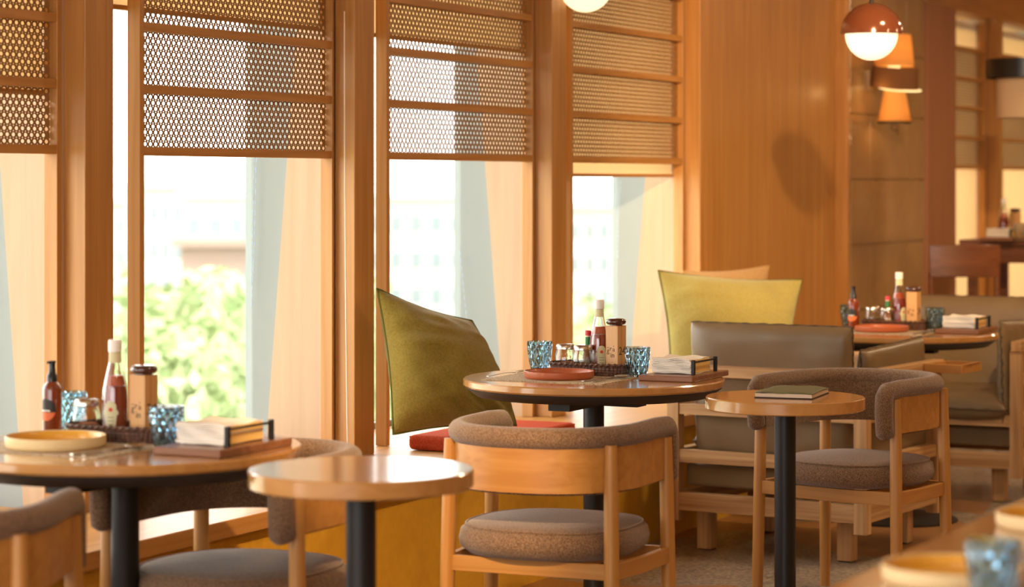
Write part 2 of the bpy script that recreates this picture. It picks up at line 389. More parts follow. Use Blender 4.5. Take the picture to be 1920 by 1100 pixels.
# pale blue dotted cords against the grey fins
def cordpts(y, lst): return [(x, y, z) for x, z in lst]
def blue_cord(y, lst, label):
    m_ = M(); P_ = [Vector((x, y, z)) for x, z in lst]; dense = []
    for i in range(len(P_)-1):
        for k in range(16):
            dense.append(P_[i].lerp(P_[i+1], k/16))
    for k in range(0, len(dense)-1, 2): m_.cyl(dense[k], dense[k+1], .0012, seg=5)
    m_.tube(dense, .0005, 4)
    return tag(m_.done('dotted_cord', bluec), label, 'cord', 'pale blue dotted cords on the grey window fins')
blue_cord(6.815, [(-4.322, 1.43), (-4.328, 1.2), (-4.334, 1.0)], 'pale blue dotted cord down the grey fin behind the left table')
blue_cord(6.815, [(-4.314, 1.43), (-4.321, 1.15), (-4.334, .92)], 'second pale blue dotted cord down the grey fin behind the left table')
blue_cord(8.316, [(-4.335, 1.08), (-4.31, .85), (-4.285, .62), (-4.262, .46)], 'pale blue dotted cord down the grey fin right of the green cushion')
blue_cord(5.355, [(-4.32, 1.15), (-4.27, .80), (-4.22, .56)], 'pale blue dotted cord down the grey fin at the left edge')
blue_cord(5.355, [(-4.31, .90), (-4.28, .70), (-4.27, .46)], 'lower pale blue dotted cord on the grey fin at the left edge')
blue_cord(9.83, [(-4.32, 1.35), (-4.335, 1.18), (-4.335, 1.0)], 'pale blue dotted cord on the grey fin behind the middle table ketchup')

# window bench
wb = thing('window_bench', 'long wooden window bench with a mustard stucco front running under the windows', 'bench', (-3.95, 4, 0))
M().box(-.378, .42, -5.5, 6.35, .425, .45).done('bench_top', wood_y, wb, bevel=.003)
M().box(.4205, .436, -5.5, 6.35, .405, .452).done('edge_trim', wood_y, wb, bevel=.003)
M().box(-.30, .405, -5.5, 6.35, 0, .424).done('front_panel', mustard, wb)

# ---------------------------------------------------------------- ceiling lamps
def fill_ring():  # ring for an added fill lamp, never in view
    t = thing('fill_light', 'round ceiling fill light added above the room, out of the frame', 'light', (0, 0, ZC-.001), 0, 'added ceiling fill lights')
    M().lathe([(.20, -.02), (.20, 0), (.172, 0), (.172, -.02)], 32, close=True).done('trim_ring', white_p, t, smooth=40)
    return t
FILL_AT = ['window side near the camera', 'window side between the left and middle tables', 'window side by the small table with the menu', 'window side in front of the tiled column', 'inner aisle near the camera', 'inner aisle beside the middle table', 'inner aisle beside the leather armchair', 'inner aisle beside the bar chair', 'far end of the window side']
dl = fill_ring()
for i, (x, y) in enumerate(FILL_POS):
    o = dl if i == 0 else copy_tree(dl)
    o.location = (x, y, ZC-.001)
    o['label'] = 'round ceiling fill light added above the ' + FILL_AT[i]
# pendants
def pendant(c, zg, label, dome=True):
    R = .103 if dome else .105
    t = thing('pendant_lamp', label, 'lamp', (c.x, c.y, zg))
    g = M().lathe([(R*math.sin(a), -R*math.cos(a)) for a in [PI*k/20 for k in range(21)]], 40).done('globe', glow, t, smooth=180)
    Rd = .124; pr = []
    for k in range(13):
        a = PI/2*k/12; pr.append((Rd*math.cos(a), .0+Rd*.98*math.sin(a)+.002))
    inner = [(max(r_-.004, 0), z-.003) for r_, z in pr[::-1]]
    M().lathe(pr+inner, 48).done('dome', dome_m, t, smooth=40)
    M().cyl((0, 0, .12), (0, 0, .155), .010, .006).done('cord_grip', wirem, t, smooth=40)
    M().cyl((0, 0, .15), (0, 0, ZC-zg-.01), .0028, seg=8).done('cord', wirem, t)
    M().lathe([(.05, -.02), (.05, 0)], 24, (0, 0, ZC-zg-.001)).done('ceiling_rose', wirem, t, smooth=40)
    return t
pc = P(1634, 9.5)
pendant(pc, 1.35+(HOR-64)*9.5/F, 'brown domed pendant lamp with a glowing cream globe, in front of the tiled column')
pc2 = P(1098, 9.3)
pendant(pc2, 1.35+(HOR+27)*9.3/F, 'pendant lamp cut off by the top edge, only its glowing globe showing')
#lamp('POINT', 'pendant_glow', (pc.x, pc.y, 1.92-.14), 5, (1, .7, .35), size=.1)
# wall sconce on the tiles
xs = -3.943
ys_ = P(1682, 12.9).y
t = thing('wall_sconce', 'amber fabric wall sconce of stacked tilted shades on the tiled column', 'lamp', (xs, 12.21, 1.88))
def cone(r0, z0, r1, z1, th=.003, seg=36): return [(r0, z0), (r1, z1), (r1-th, z1), (r0-th, z0)]
M().lathe(cone(.105, .07, .088, .235), 36, (.135, .0, 0), close=True).done('upper_shade', shade_o, t, smooth=40)
o = M().lathe(cone(.125, -.055, .120, .055), 40, close=True).done('middle_band', shade_b, t, smooth=40); o.location = (.14, .0, .012); o.rotation_euler = (.05, .10, 0)
M().lathe(cone(.088, -.225, .052, -.035), 36, (.135, .01, 0), close=True).done('lower_shade', shade_o, t, smooth=40)
M().lathe(cone(.0895, -.228, .0885, -.216), 36, (.135, .01, 0), close=True).done('lower_rim', wirem, t, smooth=40)
o = M().lathe([(0, -.004), (.112, -.004), (.112, 0), (0, 0)][1:3]+[(0, 0)], 36).done('glowing_disc', bulb, t, smooth=40); o.location = (.155, .04, -.045); o.rotation_euler = (.10, .12, 0)
M().lathe([(0, .04), (.03, .05), (.035, .09), (.02, .13), (0, .14)], 16, (.135, 0, 0)).done('bulb', bulb, t, smooth=60)
M().lathe([(0, -.16), (.02, -.14), (.02, -.10), (0, -.08)], 16, (.135, .01, 0)).done('bulb', bulb, t, smooth=60)
M().box(.0, .14, -.010, .010, -.010, .010).box(.0, .012, -.03, .03, -.05, .05).done('bracket', tile_m, t)
M().tube([(.135+.018*math.cos(a), .01, -.245+.02*math.sin(a)) for a in [2*PI*k/12 for k in range(12)]], .003, 6, closed=True).cyl((.135, .01, -.225), (.135, .01, -.235), .003).cyl((.15, .01, -.26), (.152, .01, -.285), .003).done('pull_ring', wirem, t)
lamp('POINT', 'sconce_glow', (xs+.135, 12.21, 1.88+.17), 1.6, (1, .62, .22), size=.03)
lamp('POINT', 'sconce_glow', (xs+.135, 12.22, 1.88-.19), .9, (1, .62, .22), size=.03)
lamp('POINT', 'sconce_glow', (xs+.10, 12.05, 1.88-.07), .35, (1, .62, .22), size=.03)
# far drum lamp
dc = P(1925, 12.2)
t = thing('drum_pendant', 'cream drum lamp with a broad black band at the right edge of the view', 'lamp', (dc.x, dc.y, 1.67))
M().lathe(cone(.15, 0, .15, .20), 40, close=True).done('drum_shade', shade_c, t, smooth=40)
M().lathe(cone(.205, .20, .205, .295), 40, close=True).lathe([(.203, .291), (.203, .295)], 40).done('black_band', blackp, t, smooth=40)
M().cyl((0, 0, .295), (0, 0, ZC-1.672), .004, seg=8).done('cord', wirem, t)

# ---------------------------------------------------------------- chairs
def ucurve(a=.242, b=.262, yf=.19, n=28, z=0.0, off=0.0):
    pts = [Vector((a+off, yf, z)), Vector((a+off, yf*.66, z)), Vector((a+off, yf*.33, z))]
    for k in range(n+1):
        t_ = PI*k/n; cx, sy = math.cos(t_), math.sin(t_)
        e = .86
        pts.append(Vector(((a+off)*math.copysign(abs(cx)**e, cx), -(b+off)*abs(sy)**e, z)))
    pts += [Vector((-a-off, yf*.33, z)), Vector((-a-off, yf*.66, z)), Vector((-a-off, yf, z))]
    return pts
def make_chair(label, group):
    t = thing('dining_chair', label, 'chair', group=group)
    # legs
    for sx, y0, zt, yb in ((1, .165, .675, .175), (-1, .165, .675, .175), (1, -.172, .685, -.185), (-1, -.172, .685, -.185)):
        x_t = .250 if y0 > 0 else .222; x_b = x_t+.010
        M().lathe([(.0165, 0), (.0185, .12), (.0195, .38), (.0185, .56), (.016, zt)], 18).done('leg', chair_z, t, smooth=60)
        o = t.children[-1]
        o.location = (sx*x_b, yb, .0); o.rotation_euler = (math.atan2(yb-y0, zt)*1.0, -sx*math.atan2(x_b-x_t, zt)*1.0, 0)
    # frame rails
    M().sweep([(.255, .17, .365), (.1, .178, .362), (-.1, .178, .362), (-.255, .17, .365)], rects(.018, .042)).done('seat_rail', chair_x, t, bevel=.002)
    M().sweep([(.222, -.178, .365), (-.222, -.178, .365)], rects(.018, .040)).done('seat_rail', chair_x, t, bevel=.002)
    for s in (1, -1):
        M().sweep([(s*.256, .165, .365), (s*.243, 0, .362), (s*.226, -.17, .365)], rects(.018, .042)).done('seat_rail', chair_y, t, bevel=.002)
    M().box(-.012+.09, .012+.09, -.17, .17, .345, .368).box(-.102, -.078, -.17, .17, .345, .368).done('seat_support', chair_y, t)
    # seat cushion
    pr = [(0, .380), (.17, .382), (.215, .388), (.235, .405), (.240, .425), (.235, .447), (.216, .462), (.17, .470), (.08, .473), (0, .474)]
    def sq(a, z): return (abs(math.cos(a))**2.5+abs(math.sin(a))**2.5)**(-1/2.5)
    seat = M().lathe(pr, 56, fn=sq).done('seat', tweed, t, smooth=180)
    M().tube([(.222*sq(2*PI*k/56, 0)*math.cos(2*PI*k/56), .222*sq(2*PI*k/56, 0)*math.sin(2*PI*k/56), .4595) for k in range(56)], .0032, 6, closed=True).done('piping', tweed, seat, smooth=60)
    # curved back: outer veneer, inner pad, soft top roll with ends turning down
    M().sweep([p+Vector((0, 0, .627)) for p in ucurve(off=.006)], rects(.010, .122)).done('back_panel', chair_x, t, smooth=40)
    pad = M().sweep([p+Vector((0, 0, .630)) for p in ucurve(off=-.014)], [(-.012, -.070), (.012, -.070), (.015, 0), (.012, .075), (-.012, .075), (-.015, 0)]).done('back_pad', tweed, t, smooth=60)
    path = [p+Vector((0, 0, .702)) for p in ucurve(off=-.003)]
    def end(s): return [Vector((s*.239, .206, .556)), Vector((s*.239, .209, .566)), Vector((s*.239, .214, .60)), Vector((s*.239, .216, .65)), Vector((s*.239, .212, .685)), Vector((s*.239, .200, .698))]
    full = end(1)+path[1:-1]+end(-1)[::-1]
    n = len(full); m_ = M(); rings = []
    prev = None
    for i, p in enumerate(full):
        t_ = (full[min(i+1, n-1)]-full[max(i-1, 0)]).normalized()
        side = Vector((1 if i < 6 else -1, 0, 0)) if (i < 6 or i >= n-6) else t_.cross(Vector((0, 0, 1))).normalized()
        if i < 6: side = Vector((-1, 0, 0))
        if i >= n-6: side = Vector((1, 0, 0))
        if 6 <= i < n-6:
            side = t_.cross(Vector((0, 0, 1))).normalized()
        u = side.cross(t_).normalized()
        if prev is not None and side.dot(prev) < 0: side = -side; u = -u
        prev = side
        rr = .0285 if 0 < i < n-1 else .018
        rings.append([m_.bm.verts.new(p+side*rr*math.cos(2*PI*k/14)+u*rr*math.sin(2*PI*k/14)) for k in range(14)])
    for i in range(n-1):
        for k in range(14): m_.bm.faces.new((rings[i][k], rings[i][(k+1) % 14], rings[i+1][(k+1) % 14], rings[i+1][k]))
    m_.bm.faces.new(rings[0]); m_.bm.faces.new(rings[-1][::-1])
    m_.done('top_roll', tweed, t, smooth=180)
    return t
G = 'tweed and beech armchairs with rounded backs'
def cam_rot(deg):  # local +y turned to this many degrees right of the view direction
    return YAW-math.radians(deg)
ch0 = make_chair('beech chair with brown tweed seat seen from behind at the middle table', G)
def place_chair(p, deg, label=None):
    o = ch0 if label is None else copy_tree(ch0)
    o.location = p; o.rotation_euler = (0, 0, cam_rot(deg))
    if label: o['label'] = label
    return o
place_chair(P(1040, 6.34), 23)
place_chair(P(1603, 7.79), 180+40, 'beech chair with brown tweed wrap-around back facing the small table with the menu')
place_chair(P(452, 5.62), 180+26, 'tweed chair tucked under the left table with the yellow plate')
place_chair(W(-1.145, 4.74), 2, 'beech chair cut off by the lower left corner, its back to the camera')

# ---------------------------------------------------------------- tables
def round_table(p, label, rz=0, rb=.24):
    t = thing('dining_table', label, 'table', (p.x, p.y, 0), rz, 'round dining tables with condiments')
    M().lathe([(.395, .726), (.4, .731), (.4, .746), (.396, .75), (0, .75)], 96).done('table_top', top_w, t, smooth=40)
    M().lathe([(.36, .698), (.392, .722), (.394, .7255), (0, .7255)], 96).done('table_edge', under_b, t, smooth=40)
    M().box(-.27, .16, -.035, .035, .668, .6975).box(-.035, .035, -.25, .25, .668, .6975).done('bracket', blackm, t)
    M().cyl((0, 0, .012), (0, 0, .67), .032, seg=28).done('pole', blackm, t, smooth=40)
    M().lathe([(rb, 0), (rb, .006), (rb*.92, .012), (.036, .014), (.034, .03)], 48).done('base', blackm, t, smooth=40)
    return t
def side_table(p, label, r_, h):
    t = thing('side_table', label, 'table', (p.x, p.y, 0), 0, 'small round side tables')
    M().lathe([(r_-.003, h-.036), (r_, h-.033), (r_, h-.003), (r_-.003, h), (0, h)], 80).done('table_top', top_w, t, smooth=40)
    M().cyl((0, 0, .012), (0, 0, h-.036), .031, seg=28).done('pole', blackm, t, smooth=40)
    M().lathe([(.19, 0), (.19, .006), (.17, .012), (.04, .02), (.033, .03)], 48).done('base', blackm, t, smooth=40)
    return t
TC = {'mid': W(.25, 7.40), 'left': W(-.88, 5.50), 'far': W(1.54, 9.67)}
round_table(TC['mid'], 'round wooden middle table with a terracotta red plate and a wooden box')
round_table(TC['left'], 'round wooden table at the left with a yellow plate and a ketchup bottle', rb=.045)
round_table(TC['far'], 'round wooden table far right behind the leather armchair')
side_table(P(677, 4.93), 'bare small round wooden side table in the left foreground', .230, .765)
side_table(P(1472, 7.00), 'small round wooden side table with an olive menu on it', .230, .728)

# ---------------------------------------------------------------- tableware builders (origin at their own base)
def cutpatch(m_, r_, prof, z0, n=10, a0=0):
    """label wrapped on a cylinder: prof = [(half width, z, radius)]"""
    rows = []
    for (w, z, rr) in prof:
        rows.append([m_.bm.verts.new((rr*math.cos(a0+w*(2*k/n-1)/rr), rr*math.sin(a0+w*(2*k/n-1)/rr), z)) for k in range(n+1)])
    for i in range(len(rows)-1):
        for k in range(n): m_.bm.faces.new((rows[i][k], rows[i][k+1], rows[i+1][k+1], rows[i+1][k]))
def ketchup(label):
    t = thing('ketchup_bottle', label, 'bottle', group='ketchup bottles')
    prof = [(.0, 0), (.027, 0), (.030, .006), (.030, .085), (.0285, .105), (.024, .130), (.018, .155), (.0135, .178), (.0125, .200), (.0125, .205), (0, .205)]
    fl = [(0, .002), (.0265, .002), (.0285, .008), (.0285, .085), (.027, .104), (.0245, .118), (0, .118)]
    M().lathe([(r_, z) for r_, z in fl], 28).done('ketchup', ketch, t, smooth=60)
    M().lathe([(.0255, .119), (.0225, .130), (.019, .142), (0, .142)], 28, fn=lambda a, z: 1-.12*abs(math.sin(2.5*a+z*60))).done('ketchup_smear', ketch_s, t, smooth=60)
    M().lathe([(.030, .0), (.0302, .085), (.0287, .105), (.0243, .130), (.0183, .155), (.0138, .178), (.0128, .200), (.0115, .200), (.0125, .178), (.017, .155), (.023, .131), (.0273, .1055), (.0288, .085), (.0288, .001)], 28, close=True).done('bottle_glass', clear_g, t, smooth=60)
    M().lathe([(.0150, .172), (.0140, .196), (0, .196)], 28).done('neck_label', label_c, t, smooth=40)
    M().lathe([(.0155, .197), (.0155, .222), (.014, .225), (0, .225)], 28, fn=lambda a, z: 1+.02*math.cos(16*a)).done('cap', white_p, t, smooth=40)
    lab = M(); rr = .0307
    pr = [(.011, .012, rr), (.0145, .052, rr), (.0185, .053, rr), (.0175, .062, rr), (.014, .064, rr), (.0135, .074, rr), (.010, .080, rr), (.004, .0835, rr)]
    cutpatch(lab, rr, pr, 0); L = lab.done('label', label_c, t, smooth=60)
    lm = M()
    for z in (.022, .03, .038, .046): cutpatch(lm, rr, [(.008, z, rr+.0003), (.008, z+.0016, rr+.0003)], 0)
    lm.done('label_print', label_g, L)
    lm = M(); cutpatch(lm, rr, [(.003, .060, rr+.0003), (.0055, .064, rr+.0003), (.003, .069, rr+.0003)], 0); lm.done('label_mark', label_r, L)
    return t
def text_mesh(s, size, name, m, parent, loc, rot, depth=.0002):
    cu = bpy.data.curves.new(name, 'FONT'); cu.body = s; cu.size = size; cu.extrude = depth; cu.align_x = 'CENTER'
    ob = bpy.data.objects.new(name, cu); C.objects.link(ob)
    me = bpy.data.meshes.new_from_object(ob.evaluated_get(bpy.context.evaluated_depsgraph_get()))
    bpy.data.objects.remove(ob); me.materials.append(m)
    o = bpy.data.objects.new(name, me); C.objects.link(o); o.parent = parent; o.location = loc; o.rotation_euler = rot
    return o
def mill(label, num='24'):
    """square wooden box bottle with a dark round cap"""
    t = thing('wooden_dispenser', label, 'dispenser', group='square wooden dispensers with dark caps')
    h = .023
    M().box(-h, h, -h, h, 0, .148).done('body', box_w, t, bevel=.0015)
    M().lathe([(.020, .148), (.020, .1505), (.026, .151), (.0305, .155), (.0315, .160), (.0295, .167), (.020, .170), (0, .1705)], 32).done('cap', mill_top, t, smooth=60)
    # left face (-y) carries the word, right face (+x) the number
    text_mesh('g', .022, 'letter', ink, t, (-.0135, -h-.0004, .064), (PI/2, 0, 0))
    M().box(-.018, -.009, -h-.0008, -h-.0002, .0795, .0808).done('letter_bar', ink, t)
    text_mesh('r', .020, 'letter', ink, t, (-.0035, -h-.0004, .071), (PI/2, 0, 0))
    text_mesh('a', .020, 'letter', ink, t, (.0075, -h-.0004, .069), (PI/2, 0, 0))
    M().box(.0065, .0088, -h-.0008, -h-.0002, .084, .0862).done('letter_dot', ink, t)
    text_mesh('in', .022, 'letter', ink, t, (.003, -h-.0004, .050), (PI/2, 0, 0))
    text_mesh(num, .036, 'number', ink, t, (h+.0004, 0, .058), (PI/2, 0, PI/2))
    return t
def tumbler(label, g='blue cut glass tumblers'):
    t = thing('glass_tumbler', label, 'glass', group=g)
    bm = M().bm; m_ = M(); bm.free(); bm = m_.bm
    S = 14; zs = [0, .006, .020, .038, .056, .072, .084, .0935]; rs = [.024, .0275, .031, .034, .0365, .038, .039, .0395]
    rings = []
    for i, (z, r_) in enumerate(zip(zs, rs)):
        ring = []
        for k in range(S*2):
            a = 2*PI*k/(S*2); rr = r_
            if 1 <= i <= 6: rr *= 1.045 if (k+i) % 2 == 0 else .955
            ring.append(bm.verts.new((rr*math.cos(a), rr*math.sin(a), z)))
        rings.append(ring)
    for i in range(len(rings)-1):
        for k in range(S*2):
            a, b_, c, d = rings[i][k], rings[i][(k+1) % (2*S)], rings[i+1][(k+1) % (2*S)], rings[i+1][k]
            if (k+i) % 2 == 0: bm.faces.new((a, b_, c)); bm.faces.new((a, c, d))
            else: bm.faces.new((a, b_, d)); bm.faces.new((b_, c, d))
    inner = []
    for z, r_ in ((.0935, .0372), (.05, .0325), (.012, .026), (.009, .018)):
        inner.append([bm.verts.new((r_*math.cos(2*PI*k/(2*S)), r_*math.sin(2*PI*k/(2*S)), z)) for k in range(2*S)])
    prev = rings[-1]
    for ring in inner:
        for k in range(2*S): bm.faces.new((prev[k], prev[(k+1) % (2*S)], ring[(k+1) % (2*S)], ring[k]))
        prev = ring
    bm.faces.new(prev); bm.faces.new(rings[0][::-1])
    m_.done('glass_body', glassblue, t)
    return t
def jar(label, fill):
    t = thing('shaker_jar', label, 'shaker', group='glass shaker jars with steel lids')
    q = 1.12; h = 1.32
    def k(l): return [(r_*q, z*h) for r_, z in l]
    M().lathe(k([(.020, 0), (.027, .004), (.0300, .018), (.0295, .036), (.0265, .046), (.0240, .054), (.0228, .054), (.0250, .0455), (.0280, .035), (.0285, .018), (.025, .006), (.018, .005)]), 36, fn=lambda a, z: 1+.02*math.cos(9*a+z*50), close=True).done('glass_body', clear_g, t, smooth=60)
    M().lathe(k([(0, .0055), (.0235, .0065), (.026, .016), (.0255, .022), (.0, .024)]), 20).done('contents', fill, t, smooth=60)
    M().lathe(k([(.0250, .0525), (.0262, .0535), (.0262, .0600), (.0240, .0635), (.0200, .0650), (0, .0655)]), 32, fn=lambda a, z: 1+.012*math.cos(20*a)).done('lid', steel, t, smooth=40)
    return t
def sauce(label):
    t = thing('hot_sauce_bottle', label, 'bottle', group='small hot sauce bottles')
    M().lathe([(.0, 0), (.0175, 0), (.0185, .004), (.0185, .048), (.014, .062), (.008, .074), (.007, .092), (0, .092)], 24).done('bottle', mat_sauce, t, smooth=50)
    lab = M(); cutpatch(lab, .019, [(.012, .014, .0189), (.016, .026, .0189), (.012, .040, .0189)], 0, a0=-PI/3); lab.done('label', tab_lab, t)
    M().lathe([(.0088, .084), (.0088, .108), (0, .108)], 20).done('neck_wrap', tab_green, t, smooth=40)
    M().lathe([(.0078, .1082), (.0078, .112), (0, .112)], 20).done('neck_ring', tab_lab, t, smooth=40)
    M().lathe([(.0095, .1122), (.0095, .126), (.008, .128), (0, .128)], 20).done('cap', tab_red, t, smooth=40)
    return t
mat_sauce = mat('hot_sauce', (.55, .20, .08), .15, coat=.6)
def spray(label):
    t = thing('spray_bottle', label, 'bottle', group='amber spray bottles')
    M().lathe([(0, 0), (.0205, 0), (.0225, .004), (.0225, .108), (.020, .118), (.012, .128), (.0105, .134), (0, .134)], 28).done('bottle', amber, t, smooth=50)
    M().lathe([(.0125, .126), (.0125, .142), (.0095, .146), (.0085, .152), (.0075, .158), (.0075, .170), (.009, .171), (.009, .176), (0, .177)], 24).done('pump_head', blackp, t, smooth=40)
    M().box(-.003, .003, -.016, -.006, .170, .1755).done('nozzle', blackp, t)
    rr = .0228; lab = M(); n = 14
    def circ(z): return math.sqrt(max(0, .027**2-(z-.062)**2))
    cutpatch(lab, rr, [(circ(z)+.0004, z, rr) for z in [.035+.054*k/n for k in range(n+1)]], 0, a0=-PI/2-.15); L = lab.done('label', label_b, t, smooth=60)
    lab = M(); cutpatch(lab, rr, [(circ(z), z, rr+.0003) for z in [.036+.020*k/8 for k in range(9)]], 0, a0=-PI/2-.15); lab.done('label_lower_half', label_o, L, smooth=60)
    lab = M()
    for k in range(-4, 5): cutpatch(lab, rr, [(.0012, .058, rr+.0004), (.0012, .0615, rr+.0004)], 0, n=1, a0=-PI/2-.15+k*.13)
    lab.done('label_print', white_p, L)
    return t
def basket(label, lx=.245, ly=.115, h=.036):
    t = thing('wicker_tray', label, 'basket', group='dark wicker condiment trays')
    def loop(ax, ay, z, n=150, k=0):
        out = []
        for i in range(n):
            a = 2*PI*i/n; c, s = math.cos(a), math.sin(a); e = 1/5.0
            q = (abs(c)**5+abs(s)**5)**(-e); w = 1+k*(.5-(i % 2))
            out.append((ax*q*c*w, ay*q*s*w, z))
        return out
    m_ = M(); rings = []
    for j in range(9):
        z = .002+(h-.004)*j/8; fl = 1+.05*j/8
        rings.append([m_.bm.verts.new(p) for p in loop(lx/2*fl*(1+.006*(j % 2)), ly/2*fl*(1+.012*(j % 2)), z, 150, .03)])
    for j in range(7, -1, -1):
        z = .004+(h-.006)*j/8
        rings.append([m_.bm.verts.new(p) for p in loop(lx/2*.955*(1+.05*j/8), ly/2*.93*(1+.05*j/8), z, 150, .01)])
    for i in range(len(rings)-1):
        for k in range(150): m_.bm.faces.new((rings[i][k], rings[i][(k+1) % 150], rings[i+1][(k+1) % 150], rings[i+1][k]))
    m_.bm.faces.new(rings[0][::-1]); m_.bm.faces.new(rings[-1])
    m_.done('woven_body', wicker, t)
    r1 = loop(lx/2*1.06, ly/2*1.06, h, 150)
    M().tube([(x, y, z+.0018*math.sin(i*2.1)) for i, (x, y, z) in enumerate(r1)], .0045, 7, closed=True, scales=[1+.22*math.cos(i*2.1) for i in range(150)]).done('rim', wicker, t)
    return t
def plate(label, R, h, m_in, m_out):
    t = thing('shallow_dish', label, 'plate')
    M().lathe([(0, 0), (R*.93, 0), (R*.985, .004), (R, .010), (R, h-.001), (R-.0015, h), (R-.003, h)][1:], 72).done('dish', m_out, t, smooth=40)
    # the body is a closed lathe: cut the well as a separate inner surface
    return t
def dish(label, R, h, m_out, m_in, g=None):
    t = thing('shallow_dish', label, 'plate', group=g)
    M().lathe([(R*.93, 0), (R*.985, .004), (R, .010), (R, h-.001), (R-.0015, h), (R-.0035, h-.001), (R-.0035, .003)], 72, close=True).done('outer_wall', m_out, t, smooth=50)
    M().lathe([(R*.93, .0022), (R-.0036, .0024), (R-.0037, h-.0022), (R-.0060, h-.004), (R-.0085, .0085), (R-.014, .0058), (0, .0055)], 72).done('well', m_in, t, smooth=50)
    return t
def fork(label):
    t = thing('fork', label, 'cutlery')
    m_ = M(); sp = [(0, 0, .001), (0, .05, .0035), (0, .10, .0055), (0, .135, .004), (0, .150, .0025)]
    m_.sweep(sp, rects(.008, .0022), scales=[1.1, .9, .75, .75, 1.2])
    m_.sweep([(0, .148, .0025), (0, .160, .003), (0, .166, .0035)], rects(.020, .002))
    for k in range(4): m_.cyl((-.0085+k*.0057, .165, .0035), (-.0085+k*.0057, .200, .0065), .0015, .0009, 6)
    m_.done('fork_body', steel, t, smooth=50); return t
def spoon(label):
    t = thing('spoon', label, 'cutlery')
    m_ = M(); m_.sweep([(0, 0, .0015), (0, .05, .003), (0, .11, .0075), (0, .142, .006)], rects(.008, .0022), scales=[1.15, .95, .7, .7])
    rings = []
    for j in range(7):
        f = j/6; ring = []
        for k in range(16):
            a = 2*PI*k/16; ring.append(m_.bm.verts.new((.0205*f*math.cos(a), .165+.030*f*math.sin(a)*(1), .0015+.0085*f*f)))
        rings.append(ring)
    for j in range(6):
        for k in range(16): m_.bm.faces.new((rings[j][k], rings[j][(k+1) % 16], rings[j+1][(k+1) % 16], rings[j+1][k]))
    o = m_.done('spoon_body', steel, t, smooth=60); sl = o.modifiers.new('thick', 'SOLIDIFY'); sl.thickness = .001
    return t
def knife(label):
    t = thing('table_knife', label, 'cutlery')
    M().sweep([(0, 0, .0025), (0, .09, .0025)], rects(.010, .004)).sweep([(0, .09, .0025), (0, .15, .0025), (.002, .205, .0025)], rects(.014, .0012), scales=[1, 1.1, .4]).done('knife_body', steel, t, bevel=.0008)
    return t
def napkins(label, blabel):
    t = thing('napkin_board', blabel, 'tray', group='walnut boards holding napkins')
    M().box(-.088, .088, -.150, .150, 0, .017).done('board', board_w, t, bevel=.003)
    for y in (-.085, .095): M().box(.060, .070, y-.006, y+.006, .0172, .062).done('holder_post', blackm, t, bevel=.001)
    M().cyl((.065, -.079, .055), (.065, .089, .055), .003, seg=8).done('holder_bar', blackm, t)
    s = thing('napkin_stack', label, 'napkins', group='stacks of paper napkins')
    rnd = random.Random(len(bpy.data.objects))
    m_ = M(); e = M()
    for k in range(14):
        z = .0032*k; hx, hy = .064+rnd.uniform(-.002, .002), .078+rnd.uniform(-.003, .003)
        ox, oy = rnd.uniform(-.002, .001), rnd.uniform(-.003, .003)
        n = 12
        def surf(u, v, dz): return Vector((ox+u*hx, oy+v*hy, z+dz+.0011*math.sin(5*u+k*.5)*(.5+.5*abs(u))+.0012*math.sin(4*v+k*.33)+.006*(k/14)**3*noise.noise(Vector((u*1.5, v*1.5, 3.1)))))
        for dz, flip in ((0, 0), (.0026, 1)):
            g = [[m_.bm.verts.new(surf(-1+2*i/n, -1+2*j/n, dz)) for j in range(n+1)] for i in range(n+1)]
            for i in range(n):
                for j in range(n): m_.bm.faces.new((g[i][j], g[i+1][j], g[i+1][j+1], g[i][j+1]))
            if dz == 0: lo = g
            else:
                for i in range(n):
                    for (A, B) in (((i, 0), (i+1, 0)), ((i, n), (i+1, n)), ((0, i), (0, i+1)), ((n, i), (n, i+1))):
                        m_.bm.faces.new((lo[A[0]][A[1]], lo[B[0]][B[1]], g[B[0]][B[1]], g[A[0]][A[1]]))
    m_.done('napkins', napkin_m, s, smooth=60)
    kb = M().box(.0665-.004, .0672-.001, -.070, .072, .002, .040)
    kb.done('kraft_sleeve', napkin_e, s)
    return t, s
def placemat(label, w=.40, d=.29):
    return tag(M().box(-w/2, w/2, -d/2, d/2, 0, .0022).done('placemat', mat_w), label, 'placemat', 'woven placemats')
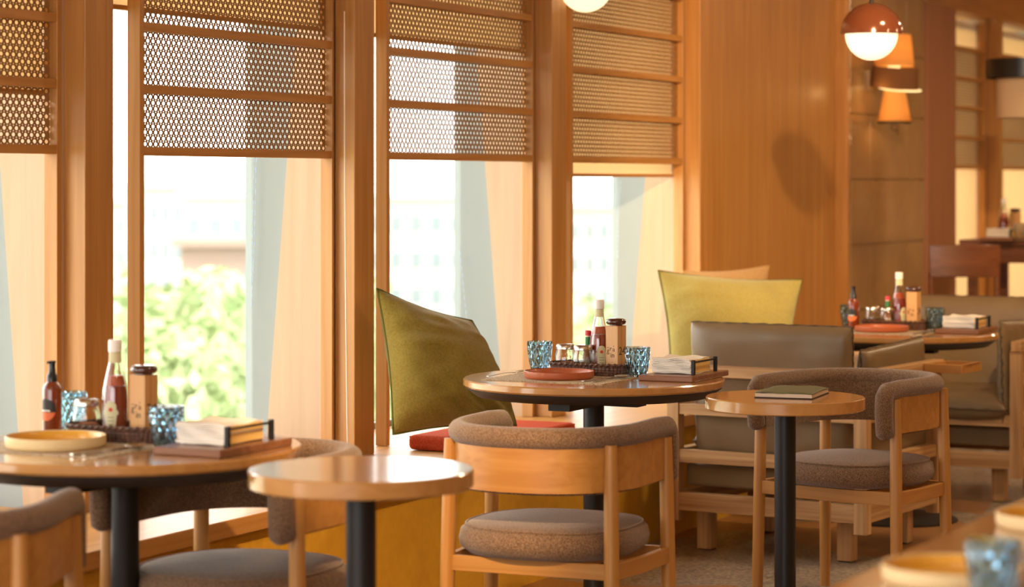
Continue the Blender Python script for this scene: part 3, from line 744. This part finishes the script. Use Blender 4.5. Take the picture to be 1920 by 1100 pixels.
# ---- put a full setting on one of the round tables
ZT = .7502
def put(o, c, dl, dD, z=ZT, rz=0):
    p = W(dl, dD); o.location = (c.x+p.x, c.y+p.y, z); o.rotation_euler = (0, 0, rz); return o
def dirrot(a, b_):   # rotation taking local +y to the direction a->b (camera-frame offsets)
    v = W(b_[0]-a[0], b_[1]-a[1]); return math.atan2(-v.x, v.y)
MATZ = ZT+.0024
def setting(key, nm, ofs):
    c = TC[key]; g = ofs.get
    put(placemat('woven placemat under the %s' % nm['plate']), c, *g('mat', (-.10, -.05)), rz=g('matrz', 0))
    bz = ZT+.001
    b = g('basket', (0, .10)); put(basket('dark wicker tray holding the condiments on the %s' % nm['t']), c, *b)
    def inb(o, dl, dD, rz=0): return put(o, c, b[0]+dl, b[1]+dD, ZT+.0062, rz)
    inb(jar('glass shaker jar with red flakes and steel lid on the %s' % nm['t'], chili), -.083 + g('dj', 0), .060)
    if key != 'left': inb(jar('glass shaker jar with pale herbs and steel lid on the %s' % nm['t'], herbs), -.030, .005)
    if key != 'left': inb(sauce('small red-capped hot sauce bottle on the %s' % nm['t']), -.012 if key == 'mid' else -.027, .062 if key == 'mid' else .03)
    inb(ketchup('glass ketchup bottle with white cap on the %s' % nm['t']), .022+g('dk', 0), .040, g('krz', -.9))
    inb(mill('square wooden dispenser with dark cap on the %s' % nm['t']), .072+g('dm', 0), -.012, g('mrz', -.19))
    put(tumbler('blue cut glass tumbler between the wicker tray and the napkins on the %s' % nm['t']), c, *g('glassR', (.134, .0)), rz=.3)
    put(tumbler('blue cut glass tumbler left of the wicker tray on the %s' % nm['t']), c, *g('glassL', (-.162, .27)), rz=.1)
    bd, st = napkins('stack of paper napkins on the %s' % nm['t'], 'walnut napkin board with black metal holder on the %s' % nm['t'])
    q = g('board', (.275, -.02)); put(bd, c, *q, rz=g('brz', 0)); o = put(st, c, *q, z=ZT+.0185, rz=g('brz', 0))
    o.location += Matrix.Rotation(g('brz', 0), 3, 'Z') @ Vector((-.012, .005, 0))
    pl = g('plate', (-.107, -.05)); R = .107
    if key == 'left': d = dish('yellow shallow dish with cream rim on the left table', .1125, .027, cream_c, yellow_in)
    else: d = dish('terracotta red shallow dish on the %s' % nm['t'], R, .023, terra, terra)
    put(d, c, *pl, z=MATZ)
    k0, k1 = g('cut', ((-.02, -.20), (.10, -.03)))
    v = Vector((k1[0]-k0[0], k1[1]-k0[1])); r_ = dirrot(k0, k1)
    put(knife('steel table knife lying beside the %s' % nm['plate']), c, k0[0]-.02, k0[1]+.004, z=MATZ, rz=r_)
    put(spoon('steel spoon lying beside the %s' % nm['plate']), c, k0[0]+.008, k0[1]-.006, z=MATZ, rz=r_)
setting('mid', {'t': 'middle table', 'plate': 'red dish of the middle table'}, {})
setting('left', {'t': 'left table', 'plate': 'yellow dish'}, {'glassR': (.100, -.045), 'glassL': (-.185, .33), 'plate': (-.148, -.055), 'board': (.235, -.09), 'cut': ((-.06, -.235), (.06, -.06)), 'basket': (-.02, .095), 'mat': (-.13, -.05), 'krz': -1.3, 'mrz': -.09, 'dk': -.047, 'dm': -.022, 'dj': -.012})
setting('far', {'t': 'far table', 'plate': 'red dish of the far table'}, {'glassR': (.158, .04), 'glassL': (-.150, .285), 'plate': (-.065, -.03), 'cut': ((.05, -.23), (.13, -.06)), 'mat': (-.06, -.04), 'basket': (.012, .12), 'krz': -.6, 'mrz': -.06})
f_ = fork('steel fork resting left of the red dish on the middle table'); put(f_, TC['mid'], -.325, .005, z=MATZ, rz=dirrot((-.325, .005), (-.235, .14)))
put(spray('amber spray bottle with black pump behind the yellow dish on the left table'), TC['left'], -.207, .215)
put(spray('dark spray bottle with black pump beside the red dish on the far table'), TC['far'], -.16, .10)
put(dish('terracotta dish on the far side of the left table, behind the napkins', .08, .02, terra, terra), TC['left'], .155, .275)
# menu on the right side table
mc = onz(1485, 741, .728)
t = thing('menu_folder', 'olive covered menu folder lying on the small side table', 'menu', (mc.x, mc.y, .7284), .12)
M().box(-.085, .085, -.115, .115, 0, .003).done('back_cover', menu_b, t, bevel=.001)
M().box(-.083, .083, -.112, .112, .0031, .0135).done('pages', menu_p, t)
m_ = M(); n = 10; g = []
for i in range(n+1):
    g.append([m_.bm.verts.new((-.084+.169*i/n, -.113+.226*j/6, .0142+.004*math.sin(PI*i/n)*(j/6)+.0015*math.sin(i*1.1+j))) for j in range(7)])
for i in range(n):
    for j in range(6): m_.bm.faces.new((g[i][j], g[i+1][j], g[i+1][j+1], g[i][j+1]))
o = m_.done('cover', menu_g, t, smooth=60); s_ = o.modifiers.new('thick', 'SOLIDIFY'); s_.thickness = .0016; s_.offset = 1

# ---------------------------------------------------------------- cushions
def cushion(name, corners, th, m, parent=None, bul=0, fold=0, n_exp=4.0, p=.5, pinch=.03, wr=.006, seam=None, seed=0, N=30, ruf=0):
    """soft pillow between four corner points (bottom left, bottom right, top right, top left)"""
    BL, BR, TR, TL = [Vector(c) for c in corners]
    nrm = ((BR-BL).cross(TL-BL)).normalized()
    def mid(u, v):
        a, b_ = (u+1)/2, (v+1)/2
        q = BL.lerp(BR, a).lerp(TL.lerp(TR, a), b_)
        ctr = (BL+BR+TR+TL)/4
        q = q + (ctr-q)*(pinch*((1-u*u)*abs(v)**3+(1-v*v)*abs(u)**3))
        if bul: q = q + (BR-BL).normalized()*bul*(1-v*v)*max(0, (u+1)/2)**2
        return q
    m_ = M(); grids = []
    for sgn in (1, -1):
        g = []
        for i in range(N+1):
            row = []
            for j in range(N+1):
                u, v = math.sin(PI/2*(-1+2*i/N)), math.sin(PI/2*(-1+2*j/N))
                h = th/2*max(0, (1-abs(u)**n_exp)*(1-abs(v)**n_exp))**p
                q = mid(u, v)
                w = noise.noise(q*7+Vector((seed, sgn, 0)))*wr*min(1, h/(th*.2))+noise.noise(Vector((u*2.5+seed, v*6, sgn)))*wr*.7*min(1, h/(th*.2))
                if fold:
                    s_ = (u-.15)*.8+(v+.75)*1.0; k_ = math.exp(-((u-.55)**2*2.2+(v+.62)**2*7))
                    w += fold*k_*math.sin(s_*17+u*2)*min(1, h/(th*.12))
                row.append(m_.bm.verts.new(q+nrm*sgn*(h+w)))
            g.append(row)
        grids.append(g)
        for i in range(N):
            for j in range(N): m_.bm.faces.new((g[i][j], g[i+1][j], g[i+1][j+1], g[i][j+1]))
    bmesh.ops.remove_doubles(m_.bm, verts=m_.bm.verts[:], dist=5e-5)
    o = m_.done(name, m, parent, smooth=180)
    if seam:
        pts = []
        K = 26
        for e in range(4):
            for k in range(K):
                s = -1+2*k/K
                u, v = ((s, -1), (1, s), (-s, 1), (-1, -s))[e]
                rr = .0035*math.sin(k*1.9+e)*ruf
                pts.append(mid(u, v)+nrm*rr)
        M().tube(pts, .0042, 7, closed=True, scales=[1+ruf*.35*math.sin(i*2.3) for i in range(len(pts))]).done('piping', seam, o, smooth=60)
    return o
# olive cushion leaning at the pilaster
def PZ(px, py, D): return P(px, D, CAMZ-(py-HOR)*D/F)
o = cushion('throw_cushion', [PZ(737, 814, 7.80), PZ(968, 797, 7.98), PZ(884, 601, 8.16), PZ(707, 541, 7.90)], .26, green_f, pinch=.075, wr=.016, seam=green_s, seed=3, n_exp=2.4, p=.6, bul=.03, fold=.012, N=56)
tag(o, 'large olive green throw cushion leaning against the window pilaster on the red seat pad', 'cushion')
o = cushion('throw_cushion', [PZ(1256, 744, 9.72), PZ(1476, 744, 9.95), PZ(1504, 524, 10.2), PZ(1234, 507, 9.95)], .22, green_l, pinch=.075, wr=.012, seam=green_s, seed=8, n_exp=2.2, p=.6, N=44)
tag(o, 'lime green throw cushion standing behind the leather armchair', 'cushion')
o = cushion('throw_cushion', [PZ(1262, 730, 10.02), PZ(1410, 730, 10.15), PZ(1442, 498, 10.42), PZ(1280, 508, 10.25)], .12, tan_f, pinch=.06, wr=.006, seam=tan_f, seed=5, n_exp=2.6)
tag(o, 'tan linen throw cushion tucked behind the lime green one', 'cushion')
o = M().box(-3.90, -3.57, 7.10, 7.74, .4515, .502).done('seat_pad', red_f, bevel=.018, seg=4)
M().tube([(x_, y_, .495) for x_, y_ in ((-3.895, 7.11), (-3.895, 7.73), (-3.575, 7.73), (-3.575, 7.11))], .003, 6, closed=True).done('piping', red_f, o)
tag(o, 'coral red seat pad on the window bench under the olive cushion', 'cushion')

# ---------------------------------------------------------------- leather armchairs
def armchair(name_label, loc, rz, Wd=.78, tray=True):
    """front faces +y; frame 0.72 deep"""
    t = thing('leather_armchair', name_label, 'armchair', loc, rz, 'wood framed armchairs with brown leather cushions')
    x, yb, yf = Wd/2, -.36, .36; pw = .048
    for sx in (1, -1):
        for sy, ht in ((yb, .64), (yf, .64)):
            M().box(sx*x-(pw if sx > 0 else 0), sx*x+(0 if sx > 0 else pw), sy if sy < 0 else sy-pw, sy+pw if sy < 0 else sy, .112, ht).done('post', ash_z, t, bevel=.002)
            lx, ly = sx*(x-.115), (sy+.10 if sy < 0 else sy-.10)
            M().box(lx-.028, lx+.028, ly-.028, ly+.028, .004, .150).done('leg', ash_z, t, bevel=.002)
            M().box(lx-.024, lx+.024, ly-.024, ly+.024, 0, .004).done('foot_glide', blackp, t)
    i0, i1 = -x+pw, x-pw
    def rx(y0, y1, z0, z1): M().box(i0, i1, y0, y1, z0, z1).done('rail', ash_x, t, bevel=.002)
    def ry(x0, x1, z0, z1): M().box(x0, x1, yb+pw, yf-pw, z0, z1).done('side_rail', ash_y, t, bevel=.002)
    rx(yb+.004, yb+.044, .150, .215); rx(yf-.044, yf-.004, .150, .215)
    rx(yb+.004, yb+.036, .325, .372); rx(yb+.004, yb+.036, .500, .540); rx(yf-.040, yf-.004, .325, .372)
    for sx in (1, -1):
        a, b_ = (x-.044, x-.004) if sx > 0 else (-x+.004, -x+.044)
        ry(a, b_, .150, .215); ry(a, b_, .500, .540); ry(a, b_, .325, .372)
    # top rails (cap)
    M().box(-x-.012, x+.004, yb-.006, yb+.036, .6405, .684).done('back_cap', ash_x, t, bevel=.003)
    for sx in (1, -1):
        a = (x-.040, x+.004) if sx > 0 else (-x-.004, -x+.040)
        M().box(a[0], a[1], yb+.0365, yf+.01, .6405, .684).done('arm_cap', ash_y, t, bevel=.003)
    if tray:
        tr = M(); y0, y1, x0, x1 = yf-.20, yf+.0, x+.005, x+.155; z0, z1 = .648, .680
        tr.box(x0, x1, y0, y0+.02, z0, z1).box(x0, x1, y1-.02, y1, z0, z1).box(x0, x0+.02, y0+.02, y1-.02, z0, z1).box(x1-.02, x1, y0+.02, y1-.02, z0, z1).box(x0+.02, x1-.02, y0+.02, y1-.02, z0, z0+.010)
        tr.done('cup_tray', chair_x, t, bevel=.002)
    # seat platform and cushions
    M().box(i0+.004, i1-.004, yb+.05, yf-.05, .235, .318).done('seat_platform', leather, t, bevel=.012)
    cushion('seat_cushion', [(i0+.012, yb+.10, .395), (i1-.012, yb+.10, .395), (i1-.012, yf+.02, .395), (i0+.012, yf+.02, .395)], .13, leather, t, n_exp=9, p=.4, pinch=.0, wr=.006, seam=leather_d, seed=1, ruf=.6)
    zt = .835
    cushion('back_cushion', [(-x+.085, yb+.09, .345), (x-.085, yb+.09, .345), (x-.075, yb+.055, zt), (-x+.075, yb+.055, zt)], .10, leather, t, n_exp=9, p=.42, pinch=.0, wr=.005, seam=leather_d, seed=4, ruf=1)
    for sx in (1, -1):
        xa = sx*(x-.075)
        cushion('arm_cushion', [(xa, yb+.15, .345), (xa, yf-.005, .345), (xa-sx*.012, yf+.0, .765), (xa-sx*.012, yb+.15, .745)], .07, leather, t, n_exp=9, p=.42, pinch=.0, wr=.005, seam=leather_d, seed=6+sx, ruf=1)
    return t
A0 = P(1250, 8.86); A1 = P(1624, 8.45)
v = (A1-A0).normalized(); rz = math.atan2(v.y, v.x)
cA = (A0+A1)/2 + Vector((-math.sin(rz), math.cos(rz), 0))*.36
armchair('brown leather armchair with its back to the camera, a cup tray on its arm', (cA.x, cA.y, 0), rz, (A1-A0).length)
armchair('brown leather armchair facing the camera beyond the far table, at the right edge', (-2.93, 10.32, 0), PI, .74, tray=False)

# ---------------------------------------------------------------- far high table and stool
hp = P(1952, 13.6)
t = thing('high_table', 'dark high wooden table in the background at the right edge', 'table', (hp.x, hp.y, 0), 0)
M().box(-.36, .36, -.40, .40, 1.0, 1.028).done('table_top', dark_w, t, bevel=.003)
M().box(-.30, .30, -.34, -.315, .90, .999).box(-.30, .30, .315, .34, .90, .999).box(-.31, -.285, -.34, .34, .90, .999).box(.285, .31, -.34, .34, .90, .999).done('apron', dark_w, t)
for sx in (1, -1):
    for sy in (1, -1): M().box(sx*.30-.025, sx*.30+.025, sy*.33-.025, sy*.33+.025, 0, .899).done('leg', dark_w, t, bevel=.003)
def far_item(o, px, D, z=1.0285, rz=0): p = P(px, D); o.location = (p.x, p.y, z); o.rotation_euler = (0, 0, rz)
o = ketchup('glass ketchup bottle on the high table in the background'); far_item(o, 1882, 13.55, 1.0285)
o = mill('square wooden dispenser on the high table in the background', '8'); far_item(o, 1903, 13.6, 1.0285, 1.1)
bd, st = napkins('white napkins on the high table in the background', 'dark board under napkins on the high table in the background')
far_item(bd, 1880, 13.28, 1.0285); far_item(st, 1878, 13.29, 1.0465)
o = tumbler('clear tumbler on the high table at the right edge', None); far_item(o, 1914, 13.2, 1.0285); o.children[0].data = o.children[0].data.copy(); o.children[0].data.materials[0] = clear_g
sp_ = P(1794, 12.45)
t = thing('bar_chair', 'dark wooden bar chair with a curved backrest in the background right of the tiled column', 'chair', (sp_.x, sp_.y, 0), YAW+.05)
M().sweep([(-.18, -.17, .945), (-.09, -.195, .947), (0, -.203, .948), (.09, -.195, .947), (.18, -.17, .945)], rects(.016, .165)).done('backrest', dark_w, t, smooth=40, bevel=.004)
M().box(-.18, .18, -.17, .19, .66, .70).done('seat', dark_w, t, bevel=.012)
for sx in (1, -1):
    M().cyl((sx*.165, -.165, 0), (sx*.168, -.158, .888), .015).done('leg', dark_w, t, smooth=40)
    M().cyl((sx*.165, .17, 0), (sx*.160, .165, .66), .015).done('leg', dark_w, t, smooth=40)
M().cyl((-.165, .17, .3), (.165, .17, .3), .010).cyl((-.165, -.165, .3), (.165, -.165, .3), .010).done('stretcher', dark_w, t, smooth=40)

# ---------------------------------------------------------------- foreground table
fe = onz(1560, 1100, .75); fe2 = onz(1920, 930, .75)
ex = (fe.x+fe2.x)/2
t = thing('dining_table', 'rectangular wooden table blurred in the lower right foreground', 'table', (ex+.40, 3.55, 0), 0)
M().box(-.40, .40, -1.2, 1.75, .722, .75).done('table_top', top_w, t, bevel=.003)
M().box(-.33, .33, -1.1, 1.65, .66, .7215).done('apron', under_b, t)
for sx in (1, -1):
    for y in (-1.05, 1.60): M().box(sx*.30-.03, sx*.30+.03, y-.03, y+.03, 0, .6595).done('leg', blackm, t, bevel=.003)
p = P(1786, 3.63); o = dish('yellow shallow dish in the lower right foreground, left of the blue glass', .106, .026, cream_c, yellow_in); o.location = (p.x, p.y, ZT)
p = P(1983, 4.20); o = dish('yellow shallow dish cut off by the right edge of the frame', .106, .026, cream_c, yellow_in); o.location = (p.x, p.y, ZT)
p = P(1862, 3.42); o = tumbler('blue cut glass tumbler blurred in the lower right foreground'); o.location = (p.x, p.y, ZT)
p = P(1806, 3.98); o = spoon('steel spoon beyond the blue glass in the right foreground'); o.location = (p.x, p.y, ZT+.001); o.rotation_euler = (0, 0, -1.3)

# track spots
for i, (p, q, e, s) in enumerate(SPOTS):
    d = (Vector(q)-Vector(p)).normalized()
    t = thing('track_spot', ['black ceiling spotlight aimed at the wood panelled wall, out of the frame', 'black ceiling spotlight aimed at the window bench, out of the frame'][i], 'light', p)
    M().cyl(-d*.015, -d*.12, .035).done('can', blackm, t, smooth=40)
    M().cyl(-d*.06+Vector((0, 0, .03)), (-d.x*.06, -d.y*.06, ZC-p[2]-.001), .006).done('stem', blackm, t)

# ---------------------------------------------------------------- outside: trees and pale buildings
struct(M().box(-160, -4.6, -40, 190, -6.1, -6.0).done('ground_outside', ground_m))
def tree(px, D, ztop, R, m, label):
    c = P(px, D); rnd = random.Random(int(px*7+D))
    t = thing('tree', label, 'tree', (c.x, c.y, -6), group='sunlit trees outside the windows')
    H = ztop+6
    M().tube([(0, 0, 0), (.1, .05, H*.35), (0, .1, H*.6)], 1, 10, scales=[.22, .17, .10]).cyl((0, .1, H*.5), (R*.4, .2, H*.75), .09, .04).cyl((0, .1, H*.5), (-R*.4, -.2, H*.75), .09, .04).done('trunk', bark, t, smooth=60)
    m_ = M(); cl = [(Vector((rnd.uniform(-1, 1)*R*.75, rnd.uniform(-1, 1)*R*.75, H-R*.95+rnd.uniform(-1, .62)*R)), R*rnd.uniform(.28, .46)) for _ in range(20)]
    for cc, rr in cl:
        for _ in range(240):
            d = Vector((rnd.gauss(0, 1), rnd.gauss(0, 1), rnd.gauss(0, 1))).normalized()*rr*rnd.uniform(.6, 1.05)
            q = cc+d; a = Vector((rnd.gauss(0, 1), rnd.gauss(0, 1), rnd.gauss(0, 1))).normalized(); b_ = a.orthogonal().normalized(); s = rnd.uniform(.07, .13)
            m_.bm.faces.new([m_.bm.verts.new(q+x_) for x_ in (a*s, b_*s*.5, -a*s, -b_*s*.5)])
    o = m_.done('foliage', m, t)
    return t
tree(285, 22, .62, 1.9, leaf2, 'bright green tree outside, left in the wide window')
tree(430, 24.5, .90, 1.9, leaf1, 'bright green tree outside, right in the wide window')
tree(165, 29, -.1, 1.9, leaf1, 'tree outside seen through the narrow gap left of the wide window')
tree(880, 27, .35, 2.1, leaf2, 'tree outside seen above the olive cushion')
tree(350, 33, .3, 2.6, leaf2, 'tree further off behind the two bright trees in the wide window')
tree(640, 31, -.2, 2.4, leaf1, 'tree outside in the gap beside the pilaster left of the olive cushion')
def building(px, D, w, d_, ytop, label, m=b_wall, ny=5, nx=6, roof=None):
    c = P(px, D); zt = CAMZ+(HOR-ytop)*D/F
    t = thing('building', label, 'building', (c.x, c.y, -6), YAW, 'pale buildings far outside')
    M().box(-w/2, w/2, 0, d_, 0, zt+6).done('walls', m, t)
    for j in range(ny):
        z = zt+6-.9-j*1.5
        for i in range(nx):
            x_ = -w/2+(i+.5)*w/nx
            M().box(x_-w/nx*.27, x_+w/nx*.27, -.06, .0, z-.45, z+.2).done('window', b_win, t)
    M().box(-w/2-.2, w/2+.2, -.3, d_+.2, zt+6.001, zt+6.2).done('roof', roof or m, t)
    return t
building(300, 98, 2.9, 8, 352, 'pale building far outside in the left of the wide window')
building(425, 84, 3.0, 6, 370, 'pale block far outside beside the grey fin of the wide window', nx=4)
building(430, 60, 2.4, 4, 462, 'low building with a brown roof far outside above the trees', nx=2, ny=2, roof=b_brown, m=b_brown)
building(180, 112, 5, 6, 380, 'pale building far outside in the narrow gap beside the wide window')
building(800, 100, 5, 6, 372, 'pale building far outside above the olive cushion')
building(1120, 110, 4, 6, 390, 'pale building far outside behind the ketchup of the middle table')
